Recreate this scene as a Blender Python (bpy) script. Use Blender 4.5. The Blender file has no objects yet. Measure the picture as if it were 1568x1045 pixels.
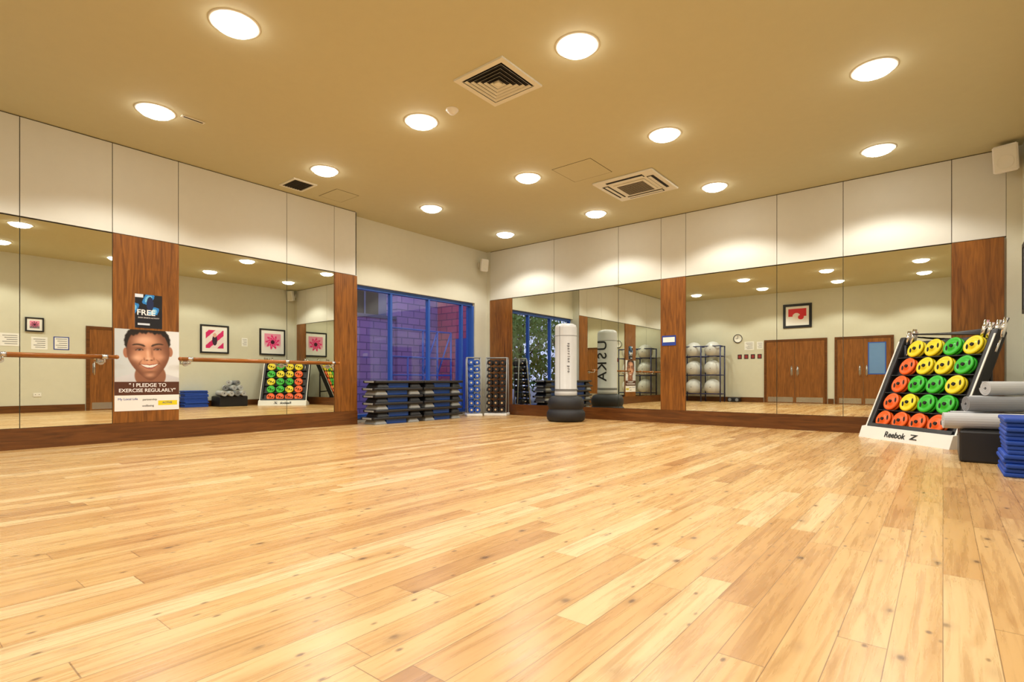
import bpy, bmesh, math, random
from mathutils import Matrix, Vector, Euler
random.seed(4)
S = bpy.context.scene
COL = S.collection
R = math.radians
S.view_settings.view_transform = 'Standard'

def s2l(c):
    c = c/255.0
    return c/12.92 if c <= 0.04045 else ((c+0.055)/1.055)**2.4
def rgb(r, g, b): return (s2l(r), s2l(g), s2l(b), 1.0)

# ------------------------------------------------------------------ materials
def newmat(name):
    m = bpy.data.materials.new(name); m.use_nodes = True
    nt = m.node_tree
    return m, nt, nt.nodes['Principled BSDF']
def mat(name, col, rough=0.5, metal=0.0, noise=0.0, nscale=8.0, bump=0.0, spec=0.5, emit=None, estr=0.0):
    m, nt, b = newmat(name)
    b.inputs['Roughness'].default_value = rough
    b.inputs['Metallic'].default_value = metal
    b.inputs['Specular IOR Level'].default_value = spec
    tc = nt.nodes.new('ShaderNodeTexCoord')
    n = nt.nodes.new('ShaderNodeTexNoise'); n.inputs['Scale'].default_value = nscale
    n.inputs['Detail'].default_value = 5
    nt.links.new(tc.outputs['Object'], n.inputs['Vector'])
    mx = nt.nodes.new('ShaderNodeMix'); mx.data_type = 'RGBA'
    k = 1.0-max(noise, 0.03)
    mx.inputs[6].default_value = (col[0]*k, col[1]*k, col[2]*k, 1)
    mx.inputs[7].default_value = (min(1, col[0]*(2-k)), min(1, col[1]*(2-k)), min(1, col[2]*(2-k)), 1)
    nt.links.new(n.outputs['Fac'], mx.inputs[0])
    nt.links.new(mx.outputs[2], b.inputs['Base Color'])
    if bump:
        bp = nt.nodes.new('ShaderNodeBump'); bp.inputs['Strength'].default_value = bump
        bp.inputs['Distance'].default_value = 0.01
        nt.links.new(n.outputs['Fac'], bp.inputs['Height']); nt.links.new(bp.outputs['Normal'], b.inputs['Normal'])
    if emit:
        b.inputs['Emission Color'].default_value = emit; b.inputs['Emission Strength'].default_value = estr
    return m
def wood(name, c1, c2, axis='Z', rough=0.35, sc=1.0):
    m, nt, b = newmat(name)
    tc = nt.nodes.new('ShaderNodeTexCoord'); mp = nt.nodes.new('ShaderNodeMapping')
    s = {'X': (1.2, 16, 16), 'Y': (16, 1.2, 16), 'Z': (16, 16, 1.2)}[axis]
    mp.inputs['Scale'].default_value = [v*sc for v in s]
    n = nt.nodes.new('ShaderNodeTexNoise'); n.inputs['Scale'].default_value = 1.6; n.inputs['Detail'].default_value = 7
    n.inputs['Distortion'].default_value = 1.2
    cr = nt.nodes.new('ShaderNodeValToRGB')
    cr.color_ramp.elements[0].position = 0.32; cr.color_ramp.elements[0].color = c1
    cr.color_ramp.elements[1].position = 0.68; cr.color_ramp.elements[1].color = c2
    nt.links.new(tc.outputs['Object'], mp.inputs['Vector']); nt.links.new(mp.outputs['Vector'], n.inputs['Vector'])
    nt.links.new(n.outputs['Fac'], cr.inputs['Fac']); nt.links.new(cr.outputs['Color'], b.inputs['Base Color'])
    b.inputs['Roughness'].default_value = rough
    return m
def floor_mat():
    m, nt, b = newmat('oak_planks'); N = nt.nodes; L = nt.links
    def math_(op, a, c=None, clamp=False):
        n = N.new('ShaderNodeMath'); n.operation = op; n.use_clamp = clamp
        for i, v in enumerate((a, c)):
            if v is None: continue
            if isinstance(v, (int, float)): n.inputs[i].default_value = v
            else: L.new(v, n.inputs[i])
        return n.outputs[0]
    def comb(x, y, z):
        n = N.new('ShaderNodeCombineXYZ')
        for i, v in enumerate((x, y, z)):
            if isinstance(v, (int, float)): n.inputs[i].default_value = v
            else: L.new(v, n.inputs[i])
        return n.outputs[0]
    tc = N.new('ShaderNodeTexCoord'); sp = N.new('ShaderNodeSeparateXYZ'); L.new(tc.outputs['Object'], sp.inputs[0])
    X, Y = sp.outputs[0], sp.outputs[1]
    xs = math_('DIVIDE', X, 0.125); row = math_('FLOOR', xs); fx = math_('FRACT', xs)
    w1 = N.new('ShaderNodeTexWhiteNoise'); w1.noise_dimensions = '1D'; L.new(row, w1.inputs['W'])
    ln = math_('ADD', math_('MULTIPLY', w1.outputs['Value'], 0.5), 0.6)
    ys = math_('ADD', math_('MULTIPLY', Y, ln), math_('MULTIPLY', w1.outputs['Value'], 37.0))
    idx = math_('FLOOR', ys); fy = math_('FRACT', ys)
    w2 = N.new('ShaderNodeTexWhiteNoise'); w2.noise_dimensions = '3D'; L.new(comb(row, idx, 3.0), w2.inputs['Vector'])
    rv = w2.outputs['Value']
    cr = N.new('ShaderNodeValToRGB'); e = cr.color_ramp.elements
    e[0].position = 0.0; e[0].color = rgb(176, 130, 76); e[1].position = 1.0; e[1].color = rgb(222, 191, 142)
    for p, c in ((0.12, rgb(194, 150, 92)), (0.5, rgb(206, 165, 106)), (0.85, rgb(214, 176, 119))):
        q = e.new(p); q.color = c
    L.new(rv, cr.inputs['Fac'])
    gv = comb(math_('ADD', math_('MULTIPLY', X, 38.0), math_('MULTIPLY', rv, 71.0)), math_('MULTIPLY', Y, 1.6), math_('MULTIPLY', rv, 33.0))
    g = N.new('ShaderNodeTexNoise'); g.inputs['Scale'].default_value = 1.0; g.inputs['Detail'].default_value = 8
    g.inputs['Distortion'].default_value = 0.7; g.inputs['Roughness'].default_value = 0.62; L.new(gv, g.inputs['Vector'])
    gr = N.new('ShaderNodeValToRGB'); gr.color_ramp.elements[0].position = 0.30; gr.color_ramp.elements[0].color = (0.64, 0.53, 0.40, 1)
    gr.color_ramp.elements[1].position = 0.54; gr.color_ramp.elements[1].color = (1.02, 1.02, 1.01, 1)
    L.new(g.outputs['Fac'], gr.inputs['Fac'])
    m1 = N.new('ShaderNodeMix'); m1.data_type = 'RGBA'; m1.blend_type = 'MULTIPLY'; m1.inputs[0].default_value = 0.7
    L.new(cr.outputs['Color'], m1.inputs[6]); L.new(gr.outputs['Color'], m1.inputs[7])
    g2 = N.new('ShaderNodeTexNoise'); g2.inputs['Scale'].default_value = 1.0; g2.inputs['Detail'].default_value = 4; g2.inputs['Distortion'].default_value = 1.5
    L.new(comb(math_('ADD', math_('MULTIPLY', X, 11.0), math_('MULTIPLY', rv, 51.0)), math_('MULTIPLY', Y, 1.4), math_('MULTIPLY', rv, 13.0)), g2.inputs['Vector'])
    gr2 = N.new('ShaderNodeValToRGB'); gr2.color_ramp.elements[0].position = 0.34; gr2.color_ramp.elements[0].color = (0.76, 0.65, 0.50, 1)
    gr2.color_ramp.elements[1].position = 0.50; gr2.color_ramp.elements[1].color = (1.0, 1.0, 1.0, 1)
    L.new(g2.outputs['Fac'], gr2.inputs['Fac'])
    m1b = N.new('ShaderNodeMix'); m1b.data_type = 'RGBA'; m1b.blend_type = 'MULTIPLY'; m1b.inputs[0].default_value = 0.55
    L.new(m1.outputs[2], m1b.inputs[6]); L.new(gr2.outputs['Color'], m1b.inputs[7])
    # knots
    def knots(sx, sy, r0, r1, off, k):
        kv = N.new('ShaderNodeTexVoronoi'); kv.inputs['Scale'].default_value = 1.0
        L.new(comb(math_('ADD', math_('MULTIPLY', X, sx), math_('MULTIPLY', g2.outputs['Fac'], 0.3)), math_('MULTIPLY', Y, sy), math_('ADD', math_('MULTIPLY', rv, 9.0), off)), kv.inputs['Vector'])
        kr = N.new('ShaderNodeMapRange'); kr.inputs['From Min'].default_value = r0; kr.inputs['From Max'].default_value = r1
        kr.inputs['To Min'].default_value = k; kr.inputs['To Max'].default_value = 0.0
        L.new(kv.outputs['Distance'], kr.inputs['Value']); return kr.outputs['Result']
    kk = math_('MAXIMUM', math_('MAXIMUM', knots(7.0, 4.0, 0.04, 0.13, 0.0, 0.85), knots(13.0, 7.0, 0.05, 0.13, 4.3, 0.75)), knots(7.0, 4.0, 0.10, 0.26, 0.0, 0.18))
    m2 = N.new('ShaderNodeMix'); m2.data_type = 'RGBA'; L.new(kk, m2.inputs[0])
    L.new(m1b.outputs[2], m2.inputs[6]); m2.inputs[7].default_value = rgb(84, 52, 26)
    gx = math_('LESS_THAN', math_('MINIMUM', fx, math_('SUBTRACT', 1.0, fx)), 0.011)
    gy = math_('LESS_THAN', fy, 0.0025)
    gap = math_('MAXIMUM', gx, gy)
    m3 = N.new('ShaderNodeMix'); m3.data_type = 'RGBA'; L.new(math_('MULTIPLY', gap, 0.7), m3.inputs[0])
    L.new(m2.outputs[2], m3.inputs[6]); m3.inputs[7].default_value = rgb(110, 74, 38)
    L.new(m3.outputs[2], b.inputs['Base Color'])
    rr = N.new('ShaderNodeMapRange'); rr.inputs['To Min'].default_value = 0.20; rr.inputs['To Max'].default_value = 0.36
    L.new(g.outputs['Fac'], rr.inputs['Value']); L.new(rr.outputs['Result'], b.inputs['Roughness'])
    bp = N.new('ShaderNodeBump'); bp.inputs['Strength'].default_value = 0.12; bp.inputs['Distance'].default_value = 0.004
    L.new(g.outputs['Fac'], bp.inputs['Height']); L.new(bp.outputs['Normal'], b.inputs['Normal'])
    return m
def brick_mat(name, c1, c2, mortar, plane='YZ'):
    m, nt, b = newmat(name); N = nt.nodes; L = nt.links
    tc = N.new('ShaderNodeTexCoord'); sp = N.new('ShaderNodeSeparateXYZ'); cb = N.new('ShaderNodeCombineXYZ')
    L.new(tc.outputs['Object'], sp.inputs[0]); L.new(sp.outputs[1 if plane == 'YZ' else 0], cb.inputs[0]); L.new(sp.outputs[2], cb.inputs[1])
    br = N.new('ShaderNodeTexBrick'); br.inputs['Scale'].default_value = 1.0
    br.inputs['Brick Width'].default_value = 0.45; br.inputs['Row Height'].default_value = 0.2; br.inputs['Mortar Size'].default_value = 0.016
    br.inputs['Color1'].default_value = c1; br.inputs['Color2'].default_value = c2; br.inputs['Mortar'].default_value = mortar
    L.new(cb.outputs[0], br.inputs['Vector']); L.new(br.outputs['Color'], b.inputs['Base Color'])
    b.inputs['Roughness'].default_value = 0.9
    return m
def glass_mat():
    m = bpy.data.materials.new('window_glass'); m.use_nodes = True; nt = m.node_tree; nt.nodes.clear()
    o = nt.nodes.new('ShaderNodeOutputMaterial'); mx = nt.nodes.new('ShaderNodeMixShader')
    t = nt.nodes.new('ShaderNodeBsdfTransparent'); g = nt.nodes.new('ShaderNodeBsdfGlossy')
    g.inputs['Roughness'].default_value = 0.02; mx.inputs[0].default_value = 0.06
    t.inputs['Color'].default_value = (0.96, 0.97, 1.0, 1)
    nt.links.new(t.outputs[0], mx.inputs[1]); nt.links.new(g.outputs[0], mx.inputs[2]); nt.links.new(mx.outputs[0], o.inputs[0])
    return m
def vcol_mat(name, rough=0.35):
    m, nt, b = newmat(name); a = nt.nodes.new('ShaderNodeAttribute'); a.attribute_name = 'Col'
    nt.links.new(a.outputs['Color'], b.inputs['Base Color']); b.inputs['Roughness'].default_value = rough
    return m

M_wall = mat('wall_paint', rgb(210, 208, 188), 0.8, noise=0.02)
M_panel = mat('wall_panel_paint', rgb(213, 212, 200), 0.6, noise=0.02)
M_ceil = mat('ceiling_paint', rgb(196, 190, 154), 0.85, noise=0.02)
M_gap = mat('shadow_gap', rgb(60, 52, 38), 0.9)
M_floor = floor_mat()
M_post = wood('walnut_post', rgb(98, 56, 17), rgb(148, 92, 34), 'Z', 0.3)
M_base_y = wood('walnut_base_y', rgb(82, 46, 16), rgb(114, 68, 28), 'Y', 0.3)
M_base_x = wood('walnut_base_x', rgb(82, 46, 16), rgb(114, 68, 28), 'X', 0.3)
M_door = wood('door_wood', rgb(112, 66, 24), rgb(150, 94, 40), 'Z', 0.35)
M_rail = wood('rail_wood', rgb(130, 74, 22), rgb(170, 104, 40), 'Y', 0.25)
M_mirror = mat('mirror_silver', (0.77, 0.79, 0.70, 1), 0.0, 1.0)
M_medge = mat('mirror_edge', rgb(40, 60, 50), 0.3)
M_white = mat('white_plastic', rgb(232, 230, 222), 0.4)
M_wmetal = mat('white_metal', rgb(222, 220, 205), 0.4)
M_black = mat('black_plastic', rgb(24, 24, 27), 0.45)
M_rubber = mat('black_rubber', rgb(28, 28, 30), 0.6, noise=0.15, nscale=30)
M_dark = mat('dark_void', rgb(18, 16, 12), 0.8)
M_steel = mat('brushed_steel', (0.62, 0.62, 0.62, 1), 0.25, 1.0)
M_chrome = mat('chrome', (0.8, 0.8, 0.8, 1), 0.1, 1.0)
M_grey = mat('grey_foam', rgb(192, 194, 196), 0.7, noise=0.06)
M_dgrey = mat('dark_grey_foam', rgb(132, 134, 138), 0.7, noise=0.06)
M_blue = mat('blue_foam', rgb(16, 66, 165), 0.6, noise=0.06)
M_bstep = mat('blue_step_plastic', rgb(30, 80, 170), 0.45)
M_gstep = mat('grey_step_plastic', rgb(150, 152, 150), 0.5)
M_frame = mat('blue_window_frame', rgb(46, 90, 176), 0.35)
M_glass = glass_mat()
M_bulb = mat('lamp_diffuser', (1, 1, 1, 1), 0.5, emit=(1.0, 0.97, 0.91, 1), estr=18.0)
M_red = mat('orange_plate', rgb(236, 92, 10), 0.35)
M_yel = mat('yellow_plate', rgb(228, 208, 6), 0.35)
M_grn = mat('green_plate', rgb(40, 178, 26), 0.35)
M_bag = mat('bag_vinyl', rgb(190, 190, 186), 0.35, noise=0.04)
M_bagg = mat('bag_grey_band', rgb(120, 122, 122), 0.4)
M_ball = mat('ball_vinyl', rgb(205, 206, 204), 0.35)
M_bframe = mat('navy_metal', rgb(34, 42, 90), 0.35)
M_paper = mat('paper', rgb(238, 238, 234), 0.7)
M_redp = mat('print_red', rgb(150, 50, 50), 0.5, noise=0.2, nscale=5)
M_txtd = mat('ink_black', rgb(20, 20, 20), 0.6)
M_txtw = mat('ink_white', rgb(240, 240, 240), 0.6)
M_txtg = mat('ink_grey', rgb(105, 107, 110), 0.6)
M_txtb = mat('ink_blue', rgb(30, 60, 150), 0.6)
M_conc = mat('outdoor_paving', rgb(130, 124, 128), 0.9, noise=0.1)
M_leaf = mat('leaves', rgb(116, 150, 66), 0.7, noise=0.3, nscale=3)
M_bark = mat('bark', rgb(70, 54, 40), 0.9, noise=0.2)
M_facade = mat('dark_cladding', rgb(80, 84, 110), 0.7)
M_brickp = brick_mat('brick_purple', rgb(150, 120, 170), rgb(134, 108, 158), rgb(100, 84, 130))
M_brickr = brick_mat('brick_red', rgb(196, 90, 118), rgb(178, 80, 108), rgb(134, 70, 100), 'XZ')

# ------------------------------------------------------------------ mesh builder
class B:
    def __init__(s, name):
        s.name = name; s.bm = bmesh.new(); s.mats = []
    def mi(s, m):
        if m not in s.mats: s.mats.append(m)
        return s.mats.index(m)
    def add(s, t, m, X=None, smooth=False):
        i = s.mi(m)
        for f in t.faces: f.material_index = i; f.smooth = smooth
        if X is not None: bmesh.ops.transform(t, matrix=X, verts=t.verts)
        bmesh.ops.recalc_face_normals(t, faces=t.faces)
        me = bpy.data.meshes.new('tmp'); t.to_mesh(me); t.free(); s.bm.from_mesh(me); bpy.data.meshes.remove(me)
    def box(s, a, b, m, X=None, bev=0.0, seg=2):
        c = [(a[i]+b[i])/2 for i in range(3)]; d = [abs(b[i]-a[i]) for i in range(3)]
        t = bmesh.new(); bmesh.ops.create_cube(t, size=1, matrix=Matrix.Translation(c) @ Matrix.Diagonal((*d, 1)))
        if bev: bmesh.ops.bevel(t, geom=t.edges[:], offset=bev, segments=seg, affect='EDGES', profile=0.5)
        s.add(t, m, X, smooth=False)
    def lathe(s, prof, m, X=None, seg=32, smooth=True):
        t = bmesh.new(); rings = []
        for r, z in prof:
            if r < 1e-5: rings.append([t.verts.new((0, 0, z))])
            else: rings.append([t.verts.new((r*math.cos(2*math.pi*k/seg), r*math.sin(2*math.pi*k/seg), z)) for k in range(seg)])
        for a, b in zip(rings, rings[1:]):
            for k in range(seg):
                k2 = (k+1) % seg
                if len(a) == 1 and len(b) == 1: continue
                if len(a) == 1: t.faces.new((a[0], b[k], b[k2]))
                elif len(b) == 1: t.faces.new((a[k], a[k2], b[0]))
                else: t.faces.new((a[k], a[k2], b[k2], b[k]))
        s.add(t, m, X, smooth)
    def cyl(s, p, q, r, m, X=None, seg=16, r2=None, smooth=True):
        p = Vector(p); q = Vector(q); d = q-p; h = d.length
        T = Matrix.Translation(p) @ d.to_track_quat('Z', 'Y').to_matrix().to_4x4()
        if X is not None: T = X @ T
        r2 = r if r2 is None else r2
        t = bmesh.new(); bmesh.ops.create_cone(t, cap_ends=True, segments=seg, radius1=r, radius2=r2, depth=h, matrix=Matrix.Translation((0, 0, h/2)))
        i = s.mi(m)
        for f in t.faces: f.material_index = i; f.smooth = smooth and len(f.verts) == 4
        bmesh.ops.transform(t, matrix=T, verts=t.verts)
        me = bpy.data.meshes.new('tmp'); t.to_mesh(me); t.free(); s.bm.from_mesh(me); bpy.data.meshes.remove(me)
    def sph(s, c, r, m, X=None, sc=(1, 1, 1)):
        t = bmesh.new(); bmesh.ops.create_uvsphere(t, u_segments=28, v_segments=18, radius=r, matrix=Matrix.Translation(c) @ Matrix.Diagonal((*sc, 1)))
        s.add(t, m, X, True)
    def poly(s, pts, ext, m, X=None):
        t = bmesh.new(); v = [t.verts.new(p) for p in pts]; f = t.faces.new(v)
        g = bmesh.ops.extrude_face_region(t, geom=[f]); vs = [e for e in g['geom'] if isinstance(e, bmesh.types.BMVert)]
        bmesh.ops.translate(t, vec=ext, verts=vs); s.add(t, m, X)
    def roll(s, r0, r1, turns, length, th, m, X=None):
        t = bmesh.new(); n = int(turns*20); prev = None
        for k in range(n+1):
            a = 2*math.pi*turns*k/n; r = r0+(r1-r0)*k/n
            ring = [t.verts.new((x, rr*math.cos(a), rr*math.sin(a))) for x, rr in ((0, r), (length, r), (length, r-th), (0, r-th))]
            if prev:
                for j in range(4): t.faces.new((prev[j], prev[(j+1) % 4], ring[(j+1) % 4], ring[j]))
            else: t.faces.new(ring)
            prev = ring
        t.faces.new(prev); s.add(t, m, X)
    def done(s, loc=(0, 0, 0), rz=0.0, parent=None):
        me = bpy.data.meshes.new(s.name); s.bm.to_mesh(me); s.bm.free()
        for m in s.mats: me.materials.append(m)
        o = bpy.data.objects.new(s.name, me); COL.objects.link(o)
        o.location = loc; o.rotation_euler = (0, 0, rz)
        if parent: o.parent = parent
        return o
def text(body, size, m, loc, rot, parent, name='lettering', sx=1.0, bold=0.0, align='CENTER'):
    c = bpy.data.curves.new(name, 'FONT'); c.body = body; c.size = size; c.align_x = align; c.align_y = 'CENTER'; c.extrude = 0.0008; c.offset = bold
    o = bpy.data.objects.new(name, c); COL.objects.link(o); o.data.materials.append(m)
    o.location = loc; o.rotation_euler = rot; o.scale = (sx, 1, 1); o.parent = parent
    return o

# ------------------------------------------------------------------ room shell
H = 3.744; XL = -8.04; XR = 0.78; YB = 9.26; YR = -1.3; XW = -8.25; YS = 5.57; MT = 2.61; MB = 0.235
b = B('floor'); b.box((XW-0.25, YR-0.2, -0.1), (XR+0.2, YB+0.25, 0), M_floor); b.done()
b = B('ceiling'); b.box((XW-0.25, YR-0.2, H), (XR+0.2, YB+0.25, H+0.15), M_ceil); b.done()
b = B('wall_left')
b.box((XL-0.4, YR-0.2, 0), (XL-0.02, YS-0.02, H), M_wall)
b.box((XL-0.4, YS-0.02, 0), (XL, YS, H), M_wall)
b.box((XW-0.2, YS, 2.52), (XW, YB, H), M_wall)
b.box((XW-0.2, 8.85, 0), (XW, YB, 2.52), M_wall)
b.box((XW-0.2, YS, 0), (XW, 8.85, 0.05), M_wmetal)
b.done()
b = B('wall_back'); b.box((XW-0.2, YB+0.02, 0), (XR+0.2, YB+0.25, H), M_wall)
b.box((0.63, YB-0.0, 0), (XR+0.1, YB+0.02, H), M_wall); b.box((XW-0.1, YB, 0), (-8.15, YB+0.02, H), M_wall); b.done()
b = B('wall_right'); b.box((XR, YR-0.2, 0), (XR+0.2, YB+0.25, H), M_wall); b.done()
b = B('wall_rear'); b.box((XW-0.25, YR-0.2, 0), (XR+0.2, YR, H), M_wall); b.done()

def upper_left(ys):
    b = B('trim_1')
    b.box((XL-0.02, ys[0], MT), (XL-0.012, ys[-1], H), M_gap)
    for a, c in zip(ys, ys[1:]): b.box((XL-0.012, a+0.004, MT+0.012), (XL, c-0.004, H-0.012), M_panel)
    b.done()
upper_left([YR, -0.36, 1.163, 2.02, 2.756, 4.287, 5.13, YS-0.0])
def upper_back(xs):
    b = B('trim_2')
    b.box((xs[0], YB+0.012, MT), (xs[-1], YB+0.02, H), M_gap)
    for a, c in zip(xs, xs[1:]): b.box((a+0.004, YB, MT+0.012), (c-0.004, YB+0.012, H-0.012), M_panel)
    b.done()
upper_back([-8.15, -6.36, -4.86, -4.0, -3.54, -2.06, -1.155, 0.09, 0.63])
b = B('baseboard_left'); b.box((XL-0.019, YR+0.02, 0), (XL+0.03, YS, MB), M_base_y); b.done()
b = B('baseboard_back'); b.box((-8.14, YB-0.03, 0), (0.63, YB+0.019, MB), M_base_x); b.done()
b = B('baseboard_right'); b.box((XR-0.02, YR+0.02, 0), (XR, 3.66, 0.17), M_base_y); b.box((XR-0.02, 4.74, 0), (XR, YB, 0.17), M_base_y); b.done()
b = B('baseboard_rear')
for a, c in ((XL+0.03, -4.83), (-2.89, -2.73), (-1.12, XR-0.02)): b.box((a, YR, 0), (c, YR+0.02, 0.17), M_base_x)
b.done()
n = 3
for a, c in ((-1.1, -0.36), (2.02, 2.756), (5.13, YS)):
    b = B('trim_%d' % n); n += 1; b.box((XL-0.019, a, MB), (XL+0.02, c, MT), M_post, bev=0.003); b.done()
for a, c in ((-8.14, -7.50), (-4.0, -3.54), (0.09, 0.61)):
    b = B('trim_%d' % n); n += 1; b.box((a, YB-0.02, MB), (c, YB+0.019, MT), M_post, bev=0.003); b.done()
def mirror_l(a, c):
    b = B('wall_mirror'); b.box((XL-0.019, a+0.003, MB+0.003), (XL-0.001, c-0.003, MT-0.004), M_medge)
    b.box((XL-0.001, a+0.004, MB+0.004), (XL, c-0.004, MT-0.005), M_mirror); b.done()
def mirror_b(a, c):
    b = B('wall_mirror'); b.box((a+0.003, YB+0.001, MB+0.003), (c-0.003, YB+0.019, MT-0.004), M_medge)
    b.box((a+0.004, YB, MB+0.004), (c-0.004, YB+0.001, MT-0.005), M_mirror); b.done()
for a, c in ((-0.36, 1.163), (1.163, 2.02), (2.756, 4.287), (4.287, 5.13)): mirror_l(a, c)
for a, c in ((-7.50, -6.36), (-6.36, -4.86), (-4.86, -4.0), (-3.54, -2.06), (-2.06, -1.155), (-1.155, 0.09)): mirror_b(a, c)

# ------------------------------------------------------------------ window
b = B('window_1'); xf = XW-0.12
def fr(y0, y1, z0, z1, d=0.05): b.box((xf-d, y0, z0), (xf+d, y1, z1), M_frame, bev=0.004)
fr(YS+0.001, 8.85, 2.45, 2.519); fr(YS+0.001, 8.85, 0.051, 0.14)
for y in (YS+0.03, 6.56, 7.54, 8.52): fr(y-0.024, y+0.024, 0.14, 2.45, 0.045)
fr(8.78, 8.849, 0.14, 2.45, 0.09)
b.box((xf-0.006, YS+0.03, 0.14), (xf+0.006, 8.78, 2.45), M_glass)
b.box((XW-0.06, YS+0.002, 0.051), (XW-0.002, 8.849, 0.075), M_steel)
b.done()

# ------------------------------------------------------------------ outside
b = B('outdoor_ground'); b.box((-40, -30, -0.25), (XW-0.26, 40, -0.12), M_conc); b.done()
b = B('brick_building')
b.box((-12.6, 6.9, -0.12), (-12.2, 9.75, 2.5), M_brickp)
b.box((-12.65, 6.85, 2.5), (-12.15, 9.75, 2.58), M_facade)
b.box((-12.6, 9.75, -0.12), (-12.1, 11.6, 3.6), M_brickp)
b.done()
b = B('brick_annex'); b.box((-12.1, 11.3, -0.12), (-8.6, 11.7, 3.6), M_brickr)
b.box((-11.3, 11.27, -0.12), (-10.6, 11.3, 2.0), M_frame); b.done()
b = B('neighbouring_building'); b.box((-22, 8, -0.12), (-18, 24, 8), M_facade)
for k in range(8):
    for z in (0.8, 3.0, 5.2):
        b.box((-18.02, 8.6+k*1.8, z), (-17.98, 9.9+k*1.8, z+1.4), M_dark)
        b.box((-18.0, 9.2+k*1.8, z), (-17.96, 9.27+k*1.8, z+1.4), M_facade)
b.done()
b = B('metal_railing')
for z in (0.45, 0.9, 1.35, 2.05): b.cyl((-10.4, 8.2, z), (-10.4, 10.2, z), 0.022, M_frame)
for k in range(5):
    y = 8.2+k*0.5; b.cyl((-10.4, y, -0.12), (-10.4, y, 2.05 if k > 1 else 1.35), 0.025, M_frame)
b.cyl((-10.4, 9.2, 0.9), (-10.4, 9.7, 2.05), 0.02, M_frame); b.cyl((-10.4, 9.7, 0.9), (-10.4, 10.2, 2.05), 0.02, M_frame)
b.done()
def tree(x, y, h, r, nleaf=2600):
    b = B('leafy_tree'); b.cyl((0, 0, 0), (0.1, 0.05, h*0.7), 0.13, M_bark, r2=0.05)
    for k in range(7):
        a = k*0.9; b.cyl((0.05, 0.02, h*(0.3+0.05*k)), (math.cos(a)*r*0.7, math.sin(a)*r*0.7, h*(0.5+0.06*k)), 0.045, M_bark, r2=0.012, seg=8)
    t = bmesh.new()
    for k in range(nleaf):
        while True:
            p = Vector((random.uniform(-1, 1), random.uniform(-1, 1), random.uniform(-1, 1)))
            if p.length < 1 and (math.sin(p.x*7)+math.sin(p.y*6+1)+math.sin(p.z*8)) > -0.7: break
        c = Vector((p.x*r, p.y*r, h*0.55+p.z*h*0.48))
        q = Euler((random.uniform(0, 6), random.uniform(0, 6), random.uniform(0, 6))).to_matrix(); w = random.uniform(0.06, 0.13)
        t.faces.new([t.verts.new(c+q @ Vector(v)) for v in ((-w, 0, 0), (0, -w*0.5, 0), (w, 0, 0), (0, w*0.5, 0))])
    b.add(t, M_leaf); b.done((x, y, -0.12))
for x, y, h, r in ((-12.2, 4.6, 4.2, 1.3), (-13.0, 2.0, 4.8, 1.5), (-14.5, 5.4, 5.0, 1.5), (-12.6, -0.6, 4.6, 1.5), (-16, 0.5, 5.5, 1.8), (-17.5, 3.5, 6, 2.0)): tree(x, y, h, r)

# ------------------------------------------------------------------ ceiling fixtures
lights = [(-4.58, 1.99), (-2.52, 4.03), (-0.51, 6.11), (-6.74, 2.085), (-4.646, 4.085), (-2.61, 6.15), (-0.645, 8.28),
          (-6.79, 4.18), (-4.72, 6.2), (-2.72, 8.29), (-6.86, 6.26), (-4.80, 8.30), (-6.92, 8.33),
          (-2.45, 1.98), (-0.45, 4.0), (-0.42, 1.95), (-6.7, 0.0), (-4.55, 0.0), (-2.45, 0.0), (-0.4, 0.0)]
for x, y in lights:
    b = B('ceiling_downlight')
    b.lathe([(0.166, -0.002), (0.170, -0.008), (0.186, -0.008), (0.196, -0.004), (0.198, 0.0)], M_wmetal, seg=40)
    b.lathe([(0.0, -0.062), (0.06, -0.060), (0.11, -0.051), (0.145, -0.035), (0.161, -0.015), (0.166, -0.001)], M_bulb, seg=40)
    o = b.done((x, y, H))
    la = bpy.data.lights.new('lamp', 'SPOT'); la.spot_size = R(134); la.spot_blend = 0.30; la.shadow_soft_size = 0.10; la.energy = 92; la.color = (1.0, 0.975, 0.915)
    lo = bpy.data.objects.new('lamp', la); COL.objects.link(lo); lo.location = (0, 0, -0.18); lo.parent = o
b = B('air_diffuser')
def ring(b, w, d, z0, z1, t, m):
    for sx in (-1, 1):
        b.box((sx*w-t/2, -d-t/2, z0), (sx*w+t/2, d+t/2, z1), m); b.box((-w+t/2, sx*d-t/2, z0), (w-t/2, sx*d+t/2, z1), m)
b.box((-0.27, -0.27, -0.004), (0.27, 0.27, -0.0), M_dark)
ring(b, 0.285, 0.285, -0.018, 0, 0.055, M_wmetal)
for k in range(5):
    w = 0.238-k*0.045
    for q in range(4):
        X = Matrix.Rotation(q*math.pi/2, 4, 'Z')
        b.poly([(-w, -w, -0.022), (w, -w, -0.022), (w-0.018, -w+0.018, -0.006), (-w+0.018, -w+0.018, -0.006)], (0, 0, 0.002), M_wmetal, X)
b.box((-0.03, -0.03, -0.022), (0.03, 0.03, -0.004), M_wmetal)
b.done((-3.44, 4.03, H))
b = B('ceiling_air_conditioner')
b.box((-0.48, -0.48, -0.03), (0.48, 0.48, 0), M_wmetal, bev=0.012)
b.box((-0.25, -0.25, -0.045), (0.25, 0.25, -0.03), M_wmetal, bev=0.006)
for k in range(12): b.box((-0.21, -0.2+k*0.036, -0.049), (0.21, -0.182+k*0.036, -0.044), M_gap)
for q in range(4):
    X = Matrix.Rotation(q*math.pi/2, 4, 'Z')
    b.box((-0.29, -0.41, -0.034), (0.29, -0.31, -0.029), M_dark, X)
    b.box((-0.28, -0.37, -0.042), (0.28, -0.325, -0.036), M_wmetal, X)
b.done((-3.63, 7.47, H))
b = B('return_air_grille')
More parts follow.
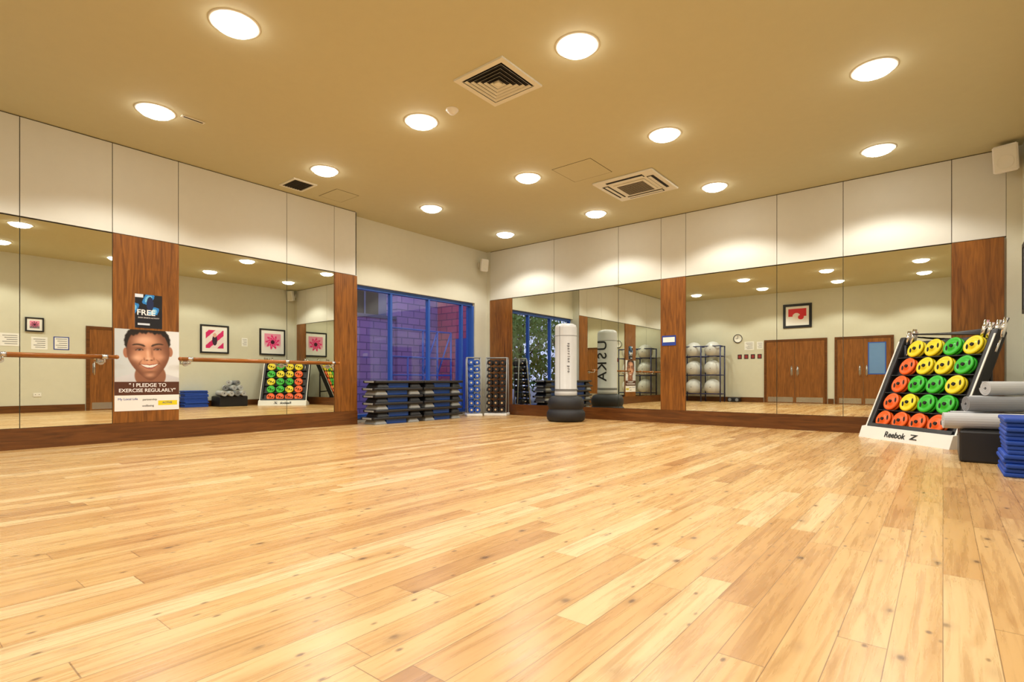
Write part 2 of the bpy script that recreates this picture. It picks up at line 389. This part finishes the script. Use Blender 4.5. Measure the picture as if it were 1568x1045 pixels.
b.box((-0.2, -0.16, -0.004), (0.2, 0.16, 0), M_dark); ring(b, 0.205, 0.17, -0.014, 0, 0.035, M_wmetal)
for k in range(8): b.box((-0.19, -0.14+k*0.038, -0.012), (0.19, -0.132+k*0.038, -0.002), M_gap)
b.done((-7.6, 4.23, H))
def hatch(x, y, w, d):
    b = B('ceiling_access_hatch'); ring(b, w/2, d/2, -0.002, 0, 0.006, M_gap); b.box((-w/2+.004, -d/2+.004, -0.003), (w/2-.004, d/2-.004, 0), M_ceil); b.done((x, y, H))
hatch(-3.97, 6.48, 0.62, 0.6); hatch(-7.55, 4.9, 0.5, 0.4)
b = B('smoke_detector'); b.lathe([(0.0, -0.05), (0.03, -0.05), (0.035, -0.035), (0.05, -0.032), (0.055, -0.012), (0.07, -0.01), (0.07, 0)], M_white); b.done((-4.18, 4.12, H))
b = B('ceiling_slot_vent'); b.box((-0.03, -0.12, -0.008), (0.03, 0.12, 0), M_wmetal, bev=0.003); b.box((-0.012, -0.1, -0.009), (0.012, 0.1, -0.007), M_gap); b.done((-6.62, 2.42, H))

def speaker(loc, rz, w, hh, d, tilt):
    b = B('wall_speaker'); X = Matrix.Rotation(tilt, 4, 'X')
    t = bmesh.new(); v = [t.verts.new(p) for p in ((-w/2, 0, -hh/2), (w/2, 0, -hh/2), (w/2, 0, hh/2), (-w/2, 0, hh/2), (-w*.33, d, -hh/2), (w*.33, d, -hh/2), (w*.33, d, hh/2), (-w*.33, d, hh/2))]
    for f in ((0, 1, 2, 3), (4, 5, 6, 7), (0, 1, 5, 4), (1, 2, 6, 5), (2, 3, 7, 6), (3, 0, 4, 7)): t.faces.new([v[i] for i in f])
    bmesh.ops.recalc_face_normals(t, faces=t.faces); bmesh.ops.bevel(t, geom=t.edges[:], offset=0.012, segments=3, affect='EDGES')
    b.add(t, M_white, X)
    b.box((-w/2+.02, -0.004, -hh/2+.02), (w/2-.02, 0.002, hh/2-.02), M_wmetal, X, bev=0.002)
    b.lathe([(0, 0), (w*.3, 0), (w*.32, 0.002)], M_wmetal, X @ Matrix.Translation((0, -0.006, -hh*.12)) @ Matrix.Rotation(R(90), 4, 'X'))
    b.cyl((0, d-0.01, 0), (0, d+0.10, 0.03), 0.02, M_wmetal); b.box((-0.05, d+0.08, -0.03), (0.05, d+0.10, 0.09), M_wmetal)
    b.done(loc, rz)
speaker((-8.0, 8.92, 3.36), R(75), 0.19, 0.27, 0.12, R(10))
speaker((0.60, 8.98, 3.53), R(-14), 0.25, 0.33, 0.14, R(14))

def barre(y0, y1, br):
    b = B('ballet_barre'); x = XL+0.17; z = 1.06
    b.cyl((x, y0, z), (x, y1, z), 0.024, M_rail, seg=20)
    for y in (y0, y1): b.sph((x, y, z), 0.026, M_rail)
    for y in br:
        b.cyl((x, y, z-0.02), (x, y, z-0.06), 0.009, M_steel); b.cyl((x, y, z-0.06), (XL+0.012, y, z-0.06), 0.011, M_steel)
        b.cyl((XL+0.002, y, z-0.06), (XL+0.014, y, z-0.06), 0.035, M_steel); b.cyl((x, y-0.03, z), (x, y+0.03, z), 0.028, M_steel)
    b.done()
barre(-0.9, 2.02, (-0.3, 1.0, 1.9)); barre(2.72, 5.1, (2.84, 4.2, 5.0))

# ------------------------------------------------------------------ posters (vertex-colour prints)
def smooth(a, b_, x):
    t = max(0, min(1, (x-a)/(b_-a))); return t*t*(3-2*t)
def lerp(a, b_, t):
    t = max(0, min(1, t)); return tuple(a[i]+(b_[i]-a[i])*t for i in range(3))
def ell(x, y, cx, cy, rx, ry): return math.sqrt(((x-cx)/rx)**2+((y-cy)/ry)**2)
def blob(c, col, x, y, cx, cy, rx, ry, k=1.0):
    d = ((x-cx)/rx)**2+((y-cy)/ry)**2
    return lerp(c, col, k*math.exp(-d)) if d < 9 else c
def inside(d, e): return smooth(1+e, 1-e, d)
def face_print(u, v):
    if v < 0.19:
        c = (236, 236, 232)
        if 0.66 < u < 0.97 and 0.06 < v < 0.12: c = (228, 210, 30)
        return c
    if v < 0.355: return (84, 46, 32)
    x0 = (u-0.51)*0.70/1.26; y0 = (v-0.355)*1.03*0.88
    ca, sa = math.cos(0.06), math.sin(0.06); xx = x0; yy = y0-0.33
    x = xx*ca+yy*sa; y = -xx*sa+yy*ca+0.33
    c = lerp((196, 204, 206), (226, 230, 230), smooth(-0.35, 0.35, x0))
    sh = 0.10-0.35*max(0, abs(x0)-0.12)
    c = lerp(c, (206, 208, 212), smooth(sh+0.01, sh-0.01, y0))
    c = lerp(c, (142, 94, 70), inside(ell(x, y, 0, 0.07, 0.135, 0.15), 0.05))
    for sx in (-1, 1):
        c = lerp(c, (170, 114, 86), inside(ell(x, y, sx*0.190, 0.335, 0.024, 0.056), 0.15))
    hr = 1+0.010*math.sin(math.atan2(y-0.46, x)*23)+0.006*math.sin(math.atan2(y-0.46, x)*61)
    c = lerp(c, (26, 19, 17), inside(ell(x, y, 0, 0.455, 0.198*hr, 0.20*hr), 0.04))
    wdt = 0.186 if y > 0.33 else 0.186-0.075*((0.33-y)/0.30)**1.7
    d = ell(x, y, 0, 0.33, wdt, 0.315 if y < 0.33 else 0.30)
    hl = 0.555-1.6*x*x+0.4*x*x*x+0.008*math.sin(x*75)+0.005*math.sin(x*170)
    f = inside(d, 0.035)*smooth(hl+0.012, hl-0.014, y)
    if f > 0:
        sk = lerp((206, 148, 114), (118, 74, 54), smooth(0.4, 1.0, d))
        sk = lerp(sk, (124, 80, 58), 0.5*smooth(0.02, 0.17, x))
        sk = blob(sk, (232, 182, 152), x, y, -0.035, 0.475, 0.085, 0.05, 0.8)
        sk = blob(sk, (236, 186, 154), x, y, -0.105, 0.275, 0.045, 0.038, 0.9)
        sk = blob(sk, (216, 160, 128), x, y, 0.10, 0.275, 0.04, 0.036, 0.8)
        sk = blob(sk, (234, 184, 152), x, y, -0.008, 0.31, 0.013, 0.075, 0.85)
        sk = blob(sk, (236, 188, 156), x, y, -0.006, 0.262, 0.022, 0.016, 0.8)
        sk = blob(sk, (130, 84, 62), x, y, 0.028, 0.33, 0.012, 0.05, 0.6)
        sk = blob(sk, (210, 158, 126), x, y, -0.005, 0.075, 0.04, 0.022, 0.8)
        sk = blob(sk, (124, 80, 58), x, y, 0, 0.112, 0.05, 0.010, 0.7)
        for sx in (-1, 1):
            ex = sx*0.078
            sk = blob(sk, (104, 62, 46), x, y, ex, 0.378, 0.05, 0.024, 0.8)
            sk = blob(sk, (128, 82, 60), x, y, sx*0.13, 0.19, 0.03, 0.07, 0.4)
            t = (x*sx-0.03)/0.105
            if -0.1 < t < 1.1:
                cy = 0.406+0.020*math.sin(max(0, min(1, t))*2.5); th = 0.0125*(1-0.5*max(0, t))*smooth(-0.1, 0.1, t)*smooth(1.1, 0.85, t)+1e-4
                sk = lerp(sk, (36, 24, 20), 0.9*math.exp(-((y-cy)/th)**2))
            lx = (x-ex)/0.029
            if abs(lx) < 1.25:
                up = 0.364+0.0080*(1-lx*lx); lo = 0.364-0.006*(1-lx*lx)
                if abs(lx) < 1 and lo < y < up:
                    sk = (200, 188, 180)
                    if ell(x, y, ex, 0.365, 0.012, 0.012) < 1: sk = (36, 20, 14)
                    if ell(x, y, ex-0.004, 0.369, 0.003, 0.003) < 1: sk = (250, 250, 250)
                sk = lerp(sk, (28, 16, 12), 0.9*math.exp(-((y-max(up, 0.362))/0.004)**2))
                sk = lerp(sk, (120, 72, 56), 0.5*math.exp(-((y-min(lo, 0.364)+0.003)/0.004)**2))
            sk = blob(sk, (80, 44, 34), x, y, sx*0.020, 0.245, 0.011, 0.006, 0.9)
            sk = blob(sk, (130, 82, 60), x, y, sx*0.042, 0.258, 0.007, 0.018, 0.7)
            q = (0.265-y)/0.10
            if 0 < q < 1:
                cx = sx*(0.052+0.050*math.sin(q*1.5)); sk = lerp(sk, (124, 78, 58), 0.65*math.exp(-((x-cx)/0.008)**2)*math.sin(q*math.pi))
        mx = x/0.080
        if abs(mx) < 1.12:
            top = 0.190+0.012*mx*mx-0.005*math.exp(-(mx/0.12)**2); lip0 = top+0.012*(1-mx*mx); bot = 0.190+0.012*mx*mx-0.032*(1-mx*mx); lip1 = bot-0.016*(1-mx*mx)
            if abs(mx) < 1:
                if lip1 < y < lip0: sk = (164, 92, 80)
                if bot < y < top:
                    sk = (80, 36, 32)
                    if y > bot+0.003 and abs(mx) < 0.92:
                        tt = abs((mx*4.6) % 1-0.5)
                        sk = lerp((238, 234, 226), (214, 206, 196), smooth(0.42, 0.5, tt)+0.3*abs(mx))
            sk = blob(sk, (100, 56, 44), x, y, (1 if x > 0 else -1)*0.083, 0.202, 0.008, 0.007, 0.7)
        c = lerp(c, sk, f)
    return c
def sport_print(u, v):
    c = (16, 20, 30)
    a = math.sin(u*9+v*4)+math.sin(v*13-u*7)
    if v > 0.42:
        if a > 0.2: c = (40, 130, 205)
        if a > 1.1: c = (120, 196, 236)
        if ell(u, v, 0.55, 0.72, 0.13, 0.22) < 1: c = (24, 40, 80)
    if 0.08 < v < 0.14 and 0.1 < u < 0.55: c = (210, 220, 230)
    if v > 0.9 and u < 0.3: c = (220, 230, 240)
    return c
def flower_print(u, v, base=(236, 232, 230), c1=(220, 30, 110)):
    x = u-0.5; y = v-0.5; r = math.hypot(x, y); a = math.atan2(y, x)
    c = lerp(base, (236, 150, 180), smooth(0.1, 0.5, v))
    if r < 0.36+0.10*math.sin(a*9+1): c = lerp(c1, (250, 120, 170), 0.5+0.5*math.sin(r*30+a*9))
    if r < 0.12: c = (60, 20, 40)
    return c
def stripe_print(u, v):
    c = (238, 224, 226)
    a = math.sin(u*8+v*9)
    if a > 0.1: c = (214, 40, 110)
    if ell(u, v, 0.5, 0.45, 0.14, 0.3) < 1: c = (60, 40, 60)
    if ell(u, v, 0.5, 0.72, 0.1, 0.12) < 1: c = (226, 180, 160)
    return c
def red_print(u, v):
    c = (214, 30, 36) if v > 0.45 else (235, 232, 228)
    if ell(u, v, 0.55, 0.45, 0.22, 0.25) < 1: c = (240, 230, 220)
    if ell(u, v, 0.3, 0.4, 0.16, 0.16) < 1: c = (214, 30, 36)
    return c
VM = vcol_mat('printed_poster')
def sheet(name, fn, w, h, nx, ny, loc, rot, parent=None):
    me = bpy.data.meshes.new(name); V = []; F = []
    for j in range(ny+1):
        for i in range(nx+1): V.append((w*(i/nx-0.5), h*(j/ny-0.5), 0))
    for j in range(ny):
        for i in range(nx):
            a = j*(nx+1)+i; F.append((a, a+1, a+nx+2, a+nx+1))
    me.from_pydata(V, [], F); at = me.color_attributes.new('Col', 'FLOAT_COLOR', 'CORNER')
    vals = []
    for k in range(nx*ny):
        c = rgb(*fn(((k % nx)+0.5)/nx, ((k//nx)+0.5)/ny)); vals.extend(c*4)
    at.data.foreach_set('color', vals)
    me.materials.append(VM)
    o = bpy.data.objects.new(name, me); COL.objects.link(o); o.location = loc; o.rotation_euler = rot
    if parent: o.parent = parent
    return o
RL = (R(90), 0, R(90))
def poster(name, fn, y0, y1, z0, z1, nx, ny):
    b = B(name); w = y1-y0; h = z1-z0
    b.box((0, -w/2, -h/2), (0.003, w/2, h/2), M_paper)
    o = b.done((XL+0.0205, (y0+y1)/2, (z0+z1)/2)); sheet('print', fn, w, h, nx, ny, (0.0035, 0, 0), RL, o); return o
p = poster('portrait_poster', face_print, 2.035, 2.755, 0.385, 1.425, 220, 320)
text('" I PLEDGE TO', 0.066, M_txtw, (0.0045, 0, -0.195), RL, p, bold=0.001); text('EXERCISE REGULARLY"', 0.062, M_txtw, (0.0045, 0, -0.262), RL, p, bold=0.001)
text('My Local Life', 0.04, M_txtb, (0.0045, -0.22, -0.37), RL, p); text('wellbeing', 0.035, M_txtd, (0.0045, 0.0, -0.46), RL, p)
text('partnership', 0.035, M_txtd, (0.0045, 0.02, -0.38), RL, p); text('ACTIVE', 0.034, M_txtb, (0.0045, 0.22, -0.425), RL, p)
p = poster('sports_poster', sport_print, 2.25, 2.555, 1.45, 1.885, 50, 70)
text('FREE', 0.1, M_txtw, (0.0045, -0.03, -0.02), RL, p, bold=0.002); text('SWIM SPORTS ACTIVITY', 0.022, M_txtw, (0.0045, 0, -0.085), RL, p)

def framed(fn, w, h, loc, rz, name='framed_picture', mat_w=0.12, fw=0.045):
    b = B(name)
    b.box((-w/2, 0, -h/2), (w/2, 0.02, h/2), M_paper)
    for sx in (-1, 1):
        b.box((sx*(w/2-fw/2)-fw/2, -0.015, -h/2), (sx*(w/2-fw/2)+fw/2, 0.02, h/2), M_black)
        b.box((-w/2+fw, -0.015, sx*(h/2-fw/2)-fw/2), (w/2-fw, 0.02, sx*(h/2-fw/2)+fw/2), M_black)
    o = b.done(loc, rz); sheet('print', fn, w-2*mat_w, h-2*mat_w, 50, 50, (0, -0.001, 0), (R(90), 0, 0), o); return o
xr = XR-0.021
framed(stripe_print, 0.80, 0.84, (xr, 6.74, 1.99), R(-90), mat_w=0.15); framed(flower_print, 0.84, 0.84, (xr, 8.5, 2.0), R(-90), mat_w=0.15)
framed(lambda u, v: flower_print(u, v, (120, 124, 128), (40, 40, 44)), 0.34, 0.34, (xr, 2.70, 2.10), R(-90), mat_w=0.08, fw=0.03)
framed(red_print, 0.86, 0.80, (-3.78, YR+0.021, 2.92), R(180), mat_w=0.16, fw=0.08)
def notice(loc, rz, w, h, lines=5, border=None):
    b = B('wall_notice'); b.box((-w/2, 0, -h/2), (w/2, 0.004, h/2), border or M_paper)
    if border: b.box((-w/2+.02, -0.001, -h/2+.02), (w/2-.02, 0.001, h/2-.02), M_paper)
    for k in range(lines):
        z = h*0.32-k*h*0.64/max(1, lines-1); b.box((-w*.36, -0.002, z-h*.02), (w*(.36-.1*(k % 3)), -0.0005, z+h*.02), M_txtg)
    b.done(loc, rz)
xn = XR-0.0045
notice((xn, 2.27, 1.72), R(-90), 0.36, 0.3); notice((xn, 2.79, 1.66), R(-90), 0.3, 0.3); notice((xn, 3.2, 1.68), R(-90), 0.3, 0.32, border=M_txtb); notice((xn, 7.62, 1.95), R(-90), 0.18, 0.26)
yn = YR+0.0045
notice((-5.3, yn, 1.98), R(180), 0.32, 0.3); notice((-4.95, yn, 1.98), R(180), 0.2, 0.26)
for k in range(4):
    b = B('wall_notice'); b.box((-0.07, 0, -0.08), (0.07, 0.004, 0.08), M_black); b.box((-.045, -.001, -.055), (.045, .001, .055), M_redp); b.done((-5.62+k*0.22, yn, 1.6), R(180))
b = B('wall_notice'); b.box((-0.13, 0, -0.09), (0.13, 0.006, 0.09), M_txtb); b.box((-0.11, -0.001, -0.03), (0.11, 0.001, 0.06), M_paper); b.done((-3.84, YB-0.0275, 1.49))
b = B('wall_clock'); X = Matrix.Rotation(R(90), 4, 'X')
b.lathe([(0, 0.02), (0.13, 0.02), (0.14, 0.035), (0.155, 0.03), (0.16, 0.0), (0, 0)], M_white, X); b.lathe([(0.13, 0.0205), (0.14, 0.036), (0.156, 0.031)], M_black, X)
b.box((-0.005, -0.026, 0), (0.005, -0.022, 0.1), M_black); b.box((-0.005, -0.026, -0.005), (0.07, -0.022, 0.005), M_black); b.done((-5.68, YR+0.001, 2.25), R(180))
b = B('power_socket'); b.box((-0.075, 0, -0.045), (0.075, 0.01, 0.045), M_white, bev=0.004)
for sx in (-1, 1): b.box((sx*.035-.006, -.001, 0), (sx*.035+.006, .001, .014), M_dark)
b.done((XR-0.0105, 2.75, 0.42), R(-90))

# ------------------------------------------------------------------ doors
M_glassy = mat('blue_door_glass', rgb(110, 150, 200), 0.1, spec=0.8)  # plain opaque blue door pane, nothing modelled behind it
def door(name, loc, rz, w, leaves, vision='slot'):
    b = B(name); h = 2.15; f = 0.07
    for sx in (-1, 1): b.box((sx*(w/2-f/2)-f/2, -0.03, 0), (sx*(w/2-f/2)+f/2, 0.0, h-f), M_base_x)
    b.box((-w/2, -0.03, h-f), (w/2, 0.0, h), M_base_x)
    lw = (w-2*f)/leaves
    for k in range(leaves):
        x0 = -w/2+f+k*lw; b.box((x0+.004, -0.02, 0.008), (x0+lw-.004, -0.0005, h-f-.004), M_door, bev=0.002)
        b.box((x0+.05, -0.023, 0.03), (x0+lw-.05, -0.0195, 0.2), M_steel)
        side = 1 if k == 0 else -1
        xh = x0+lw-.09 if side == 1 else x0+.09
        b.box((xh-.03, -0.024, 0.95), (xh+.03, -0.0195, 1.2), M_steel)
        b.cyl((xh, -0.06, 0.9), (xh, -0.06, 1.25), 0.012, M_steel)
        for z in (0.92, 1.23): b.cyl((xh, -0.06, z), (xh, -0.02, z), 0.01, M_steel)
        if vision == 'wide' and k == 0:
            b.box((x0+.12, -0.0225, 0.95), (x0+lw-.12, -0.0195, 1.95), M_frame); b.box((x0+.15, -0.0235, 0.98), (x0+lw-.15, -0.0215, 1.92), M_glassy)
    b.done(loc, rz)
door('door_1', (-3.86, YR+0.001, 0), R(180), 1.9, 2, 'none')
door('door_2', (-1.93, YR+0.001, 0), R(180), 1.55, 2, 'wide')
door('door_3', (XR-0.001, 4.2, 0), R(-90), 1.04, 1, 'none')

# ------------------------------------------------------------------ aerobic step stacks
def step_stack(loc, rz, n, sd):
    rd = random.Random(sd); b = B('aerobic_step_stack'); z = 0
    for k in range(n):
        X = Matrix.Translation((rd.uniform(-.025, .025), rd.uniform(-.015, .015), z))
        for sx in (-1, 1):
            t = bmesh.new(); bmesh.ops.create_cube(t, size=1, matrix=Matrix.Translation((sx*0.36, 0, 0.04)) @ Matrix.Diagonal((0.26, 0.36, 0.08, 1)))
            for v in t.verts:
                if v.co.z > 0.05: v.co.x = sx*0.36+(v.co.x-sx*0.36)*0.7; v.co.y *= 0.8
            bmesh.ops.bevel(t, geom=t.edges[:], offset=0.01, segments=2, affect='EDGES'); b.add(t, M_black if k % 2 else M_gstep, X)
            b.box((sx*0.53-0.015, -0.13, 0.088), (sx*0.53+0.012, 0.13, 0.118), M_gstep, X, bev=0.004)
        b.box((-0.22, -0.13, 0.0), (0.22, 0.13, 0.08), M_bstep, X, bev=0.008)
        b.box((-0.53, -0.20, 0.078), (0.53, 0.20, 0.128), M_black, X, bev=0.016)
        z += 0.1285
    b.done(loc, rz)
step_stack((-7.76, 6.16, 0), R(88), 6, 1); step_stack((-7.80, 7.27, 0), R(91), 6, 2)

# ------------------------------------------------------------------ dumbbell racks
def dumb_rack(loc, rz, cols, rows, cend, cbar, p=0.14):
    b = B('dumbbell_rack'); w = cols*p+0.03; hh = rows*0.145
    b.box((-w/2-.025, -0.22, 0), (w/2+.025, 0.22, 0.06), M_white, bev=0.015)
    for sx in (-1, 1):
        for yy, yt in ((-0.16, -0.05), (0.18, 0.13)):
            b.cyl((sx*w/2, yy, 0.06), (sx*w/2, yt, hh+.1), 0.013, M_gstep)
        b.cyl((sx*w/2, -0.05, hh+.1), (sx*w/2, 0.13, hh+.1), 0.013, M_gstep)
    for yy in (-0.05, 0.13): b.cyl((-w/2, yy, hh+.1), (w/2, yy, hh+.1), 0.012, M_gstep)
    for r in range(rows):
        z = 0.14+r*0.145; y0 = -0.19+0.012*r
        for yy in (y0+.065, y0+.17): b.cyl((-w/2, yy, z-.025), (w/2, yy, z-.025), 0.008, M_dark, seg=8)
        for c in range(cols):
            x = (c-(cols-1)/2)*p
            b.cyl((x, y0, z), (x, y0+0.07, z), 0.06, cend, seg=18); b.cyl((x, y0+.16, z), (x, y0+.23, z), 0.06, cend, seg=18)
            b.cyl((x, y0+.05, z), (x, y0+.18, z), 0.017, M_chrome, seg=10)
            b.cyl((x, y0-.006, z), (x, y0+.01, z), 0.022, cbar, seg=16)
    b.done(loc, rz)
dumb_rack((-7.58, 8.84, 0), R(30), 3, 8, M_black, M_chrome)
dumb_rack((-7.89, 8.42, 0), R(50), 2, 8, M_bstep, M_chrome, p=0.13)

# ------------------------------------------------------------------ punching bag
b = B('free_standing_punching_bag')
b.lathe([(0, 0), (0.30, 0), (0.35, 0.03), (0.365, 0.10), (0.36, 0.17), (0.33, 0.215), (0.315, 0.23), (0.325, 0.245), (0.34, 0.29), (0.34, 0.37), (0.31, 0.44), (0.24, 0.475), (0.19, 0.48), (0, 0.48)], M_rubber, seg=48)
b.lathe([(0, 0.478), (0.205, 0.478), (0.212, 0.50), (0.212, 0.56), (0.206, 0.565), (0.206, 1.76), (0.19, 1.81), (0.14, 1.835), (0, 1.84)], M_bag, seg=48)
b.lathe([(0.2075, 0.56), (0.2085, 0.585), (0.2075, 0.61)], M_bagg, seg=48)
b.lathe([(0.207, 1.60), (0.2085, 1.605), (0.207, 1.61)], M_bagg, seg=48)
b.box((-0.004, -0.2085, 0.6), (0.004, -0.205, 1.78), M_bagg)
bag = b.done((-5.54, 8.46, 0), 0)
def bagtext(s, size, ang, z, m):
    r = 0.2095
    for k, ch in enumerate(s):
        text(ch, size, m, (r*math.sin(ang), -r*math.cos(ang), z-k*size*0.72), (R(90), R(90), ang), bag, 'letter', bold=0.003)
bagtext('USKA', 0.30, R(180), 1.50, M_txtd)
bagtext('sparring pro', 0.065, R(48), 1.45, M_txtg)

# ------------------------------------------------------------------ barbell plate rack
b = B('weight_plate_rack'); th = math.atan(0.56/1.36)
X = Matrix.Rotation(-th, 4, 'X')
b.poly([(-0.70, -0.07, 0.0), (-0.70, 0.34, 0.0), (-0.70, 0.34, 0.07), (-0.70, 0.05, 0.16), (-0.70, -0.02, 0.15)], (1.40, 0, 0), M_white)
b.poly([(-0.64, 0.0, 0.14), (-0.64, 0.3, 0.07), (-0.64, 0.3, 0.10), (-0.64, 0.03, 0.20)], (1.28, 0, 0), M_black)
for sx in (-1, 1):
    x0 = sx*0.65-0.045
    b.box((x0, -0.03, 0.02), (x0+0.09, 0.10, 1.47), M_black, X, bev=0.02)
    b.box((x0+0.035+sx*0.028, -0.036, 0.06), (x0+0.055+sx*0.028, -0.028, 1.40), M_white, X)
    b.cyl((sx*0.6, 0.53, 0.0), (sx*0.6, 0.53, 1.25), 0.02, M_black)
    b.cyl((sx*0.6, 0.15, 0.03), (sx*0.6, 0.53, 0.03), 0.02, M_black)
b.cyl((-0.6, 0.53, 0.4), (0.6, 0.53, 0.4), 0.018, M_black)
b.box((-0.61, 0.05, 0.10), (0.61, 0.09, 1.42), M_black, X)
rows = [(M_red, M_red, M_red, M_red), (M_red, M_yel, M_grn, M_grn), (M_red, M_grn, M_grn, M_yel), (M_red, M_yel, M_yel, M_grn), (M_yel, M_yel, M_grn, M_yel)]
def plate(cx, cz, m, r=0.118):
    P = X @ Matrix.Translation((cx, 0.0, cz)) @ Matrix.Rotation(R(90), 4, 'X')
    for kk in range(2):
        Q = P @ Matrix.Translation((0, 0, -0.035+0.04*kk))
        b.lathe([(0.022, 0), (r-.01, 0), (r, 0.008), (r, 0.026), (r-.012, 0.034), (r-.03, 0.028), (0.045, 0.026), (0.04, 0.034), (0.022, 0.034)], m, Q, seg=30)
    Q = P @ Matrix.Translation((0, 0, 0.005))
    for a in range(2):
        an = a*math.pi+0.35
        b.sph((0, 0, 0), 0.028, M_dark, Q @ Matrix.Rotation(an, 4, 'Z') @ Matrix.Translation((0.070, 0, 0.026)), sc=(0.55, 1.35, 0.18))
    b.cyl((0, 0, -0.05), (0, 0, 0.05), 0.020, M_dark, Q)
for ri, row in enumerate(rows):
    z = 0.27+ri*0.252
    b.box((-0.6, -0.02, z-0.128), (0.6, 0.06, z-0.120), M_black, X)
    for ci, m in enumerate(row): plate(-0.44+ci*0.272+0.02*ri, z, m)
for k, sx in enumerate((-0.62, -0.54, 0.46, 0.54, 0.62, 0.69)):
    b.cyl((sx, 0.04, 1.38), (sx+0.02, 0.0, 1.56+0.02*(k % 3)), 0.026, M_chrome, X); b.cyl((sx, 0.04, 1.2), (sx, 0.04, 1.38), 0.014, M_chrome, X)
for k in range(5):
    b.cyl((-0.5+0.1*k, -0.02+.02*k, 1.50), (0.62, 0.05, 1.43+.02*k), 0.011, M_black, X)
rk = b.done((-0.375, 8.24, 0), R(-46.9))
text('Reebok', 0.105, M_txtd, (-0.1, -0.049, 0.075), (R(69), 0, 0), rk, bold=0.002)
text('Z', 0.09, M_txtd, (0.19, -0.049, 0.078), (R(69), 0, 0), rk, bold=0.002, sx=1.8)

# ------------------------------------------------------------------ mats on right
b = B('rolled_mat_pile')
b.box((0.12, 6.62, 0.0), (0.70, 7.42, 0.30), M_black, bev=0.02); b.box((0.15, 6.65, 0.28), (0.67, 7.39, 0.305), M_dark)
def T(x, y, z, rz, ry=0): return Matrix.Translation((x, y, z)) @ Matrix.Rotation(rz, 4, 'Z') @ Matrix.Rotation(ry, 4, 'Y')
b.roll(0.02, 0.085, 4, 0.70, 0.011, M_grey, T(0.0, 6.70, 0.39, R(9)))
b.roll(0.02, 0.08, 4, 0.72, 0.011, M_grey, T(0.02, 6.91, 0.385, R(-3)))
b.roll(0.02, 0.08, 4, 0.70, 0.011, M_dgrey, T(0.04, 7.09, 0.385, R(2)))
b.roll(0.02, 0.08, 4, 0.66, 0.011, M_grey, T(0.06, 7.28, 0.385, R(-2)))
b.roll(0.02, 0.08, 4, 0.55, 0.011, M_dgrey, T(0.17, 6.80, 0.55, R(24)))
b.roll(0.02, 0.08, 4, 0.52, 0.011, M_grey, T(0.23, 7.08, 0.55, R(-8)))
b.roll(0.02, 0.08, 4, 0.52, 0.011, M_grey, T(0.21, 7.26, 0.55, R(-3)))
b.roll(0.02, 0.075, 4, 0.40, 0.011, M_grey, T(0.32, 6.95, 0.70, R(34)))
b.roll(0.02, 0.075, 4, 0.42, 0.011, M_dgrey, T(0.31, 7.22, 0.70, R(-8)))
b.done()
b = B('exercise_mat_stack'); rd = random.Random(3); z = 0
for k in range(13):
    d = rd.uniform(-.015, .015); e = rd.uniform(-.02, .02)
    b.box((0.385+d, 5.80+e, z), (0.74+d, 6.42+e, z+0.036), M_blue, bev=0.012); z += 0.0365
b.done()

# ------------------------------------------------------------------ ball rack
b = B('stability_ball_rack')
for sx in (-0.68, 0.0, 0.68):
    for sy in (-0.24, 0.24): b.cyl((sx, sy, 0), (sx, sy, 2.0), 0.022, M_bframe)
for z in (0.28, 0.95, 1.62, 1.98):
    for sy in (-0.18, 0.18) if z < 1.9 else (-0.24, 0.24): b.cyl((-0.68, sy, z), (0.68, sy, z), 0.018, M_bframe)
    for sx in (-0.68, 0.68): b.cyl((sx, -0.24, z), (sx, 0.24, z), 0.018, M_bframe)
for z in (0.28, 0.95, 1.62):
    for sx in (-0.34, 0.34):
        b.sph((sx, 0, z+0.245), 0.29, M_ball); b.sph((sx, -0.285, z+0.245), 0.014, M_dark)
b.done((-6.75, -0.82, 0), R(180))
b = B('portable_stereo'); b.box((-.2, -.12, 0), (.2, .12, .16), M_black, bev=0.02); b.cyl((-.12, -.125, .08), (-.12, -.11, .08), .055, M_dgrey); b.cyl((.12, -.125, .08), (.12, -.11, .08), .055, M_dgrey)
b.done((-5.75, -1.1, 0), R(180))

# ------------------------------------------------------------------ world
w = bpy.data.worlds.new('dusk'); S.world = w; w.use_nodes = True
bg = w.node_tree.nodes['Background']; bg.inputs[0].default_value = (0.52, 0.57, 0.86, 1); bg.inputs[1].default_value = 1.8

# ------------------------------------------------------------------ camera
cam = bpy.data.cameras.new('camera'); co = bpy.data.objects.new('camera', cam); COL.objects.link(co)
co.location = (0, 0, 0.78); co.rotation_euler = (R(90), 0, R(39.0))
cam.sensor_width = 36; cam.lens = 18.71; cam.shift_y = 0.038; cam.clip_start = 0.05
S.camera = co
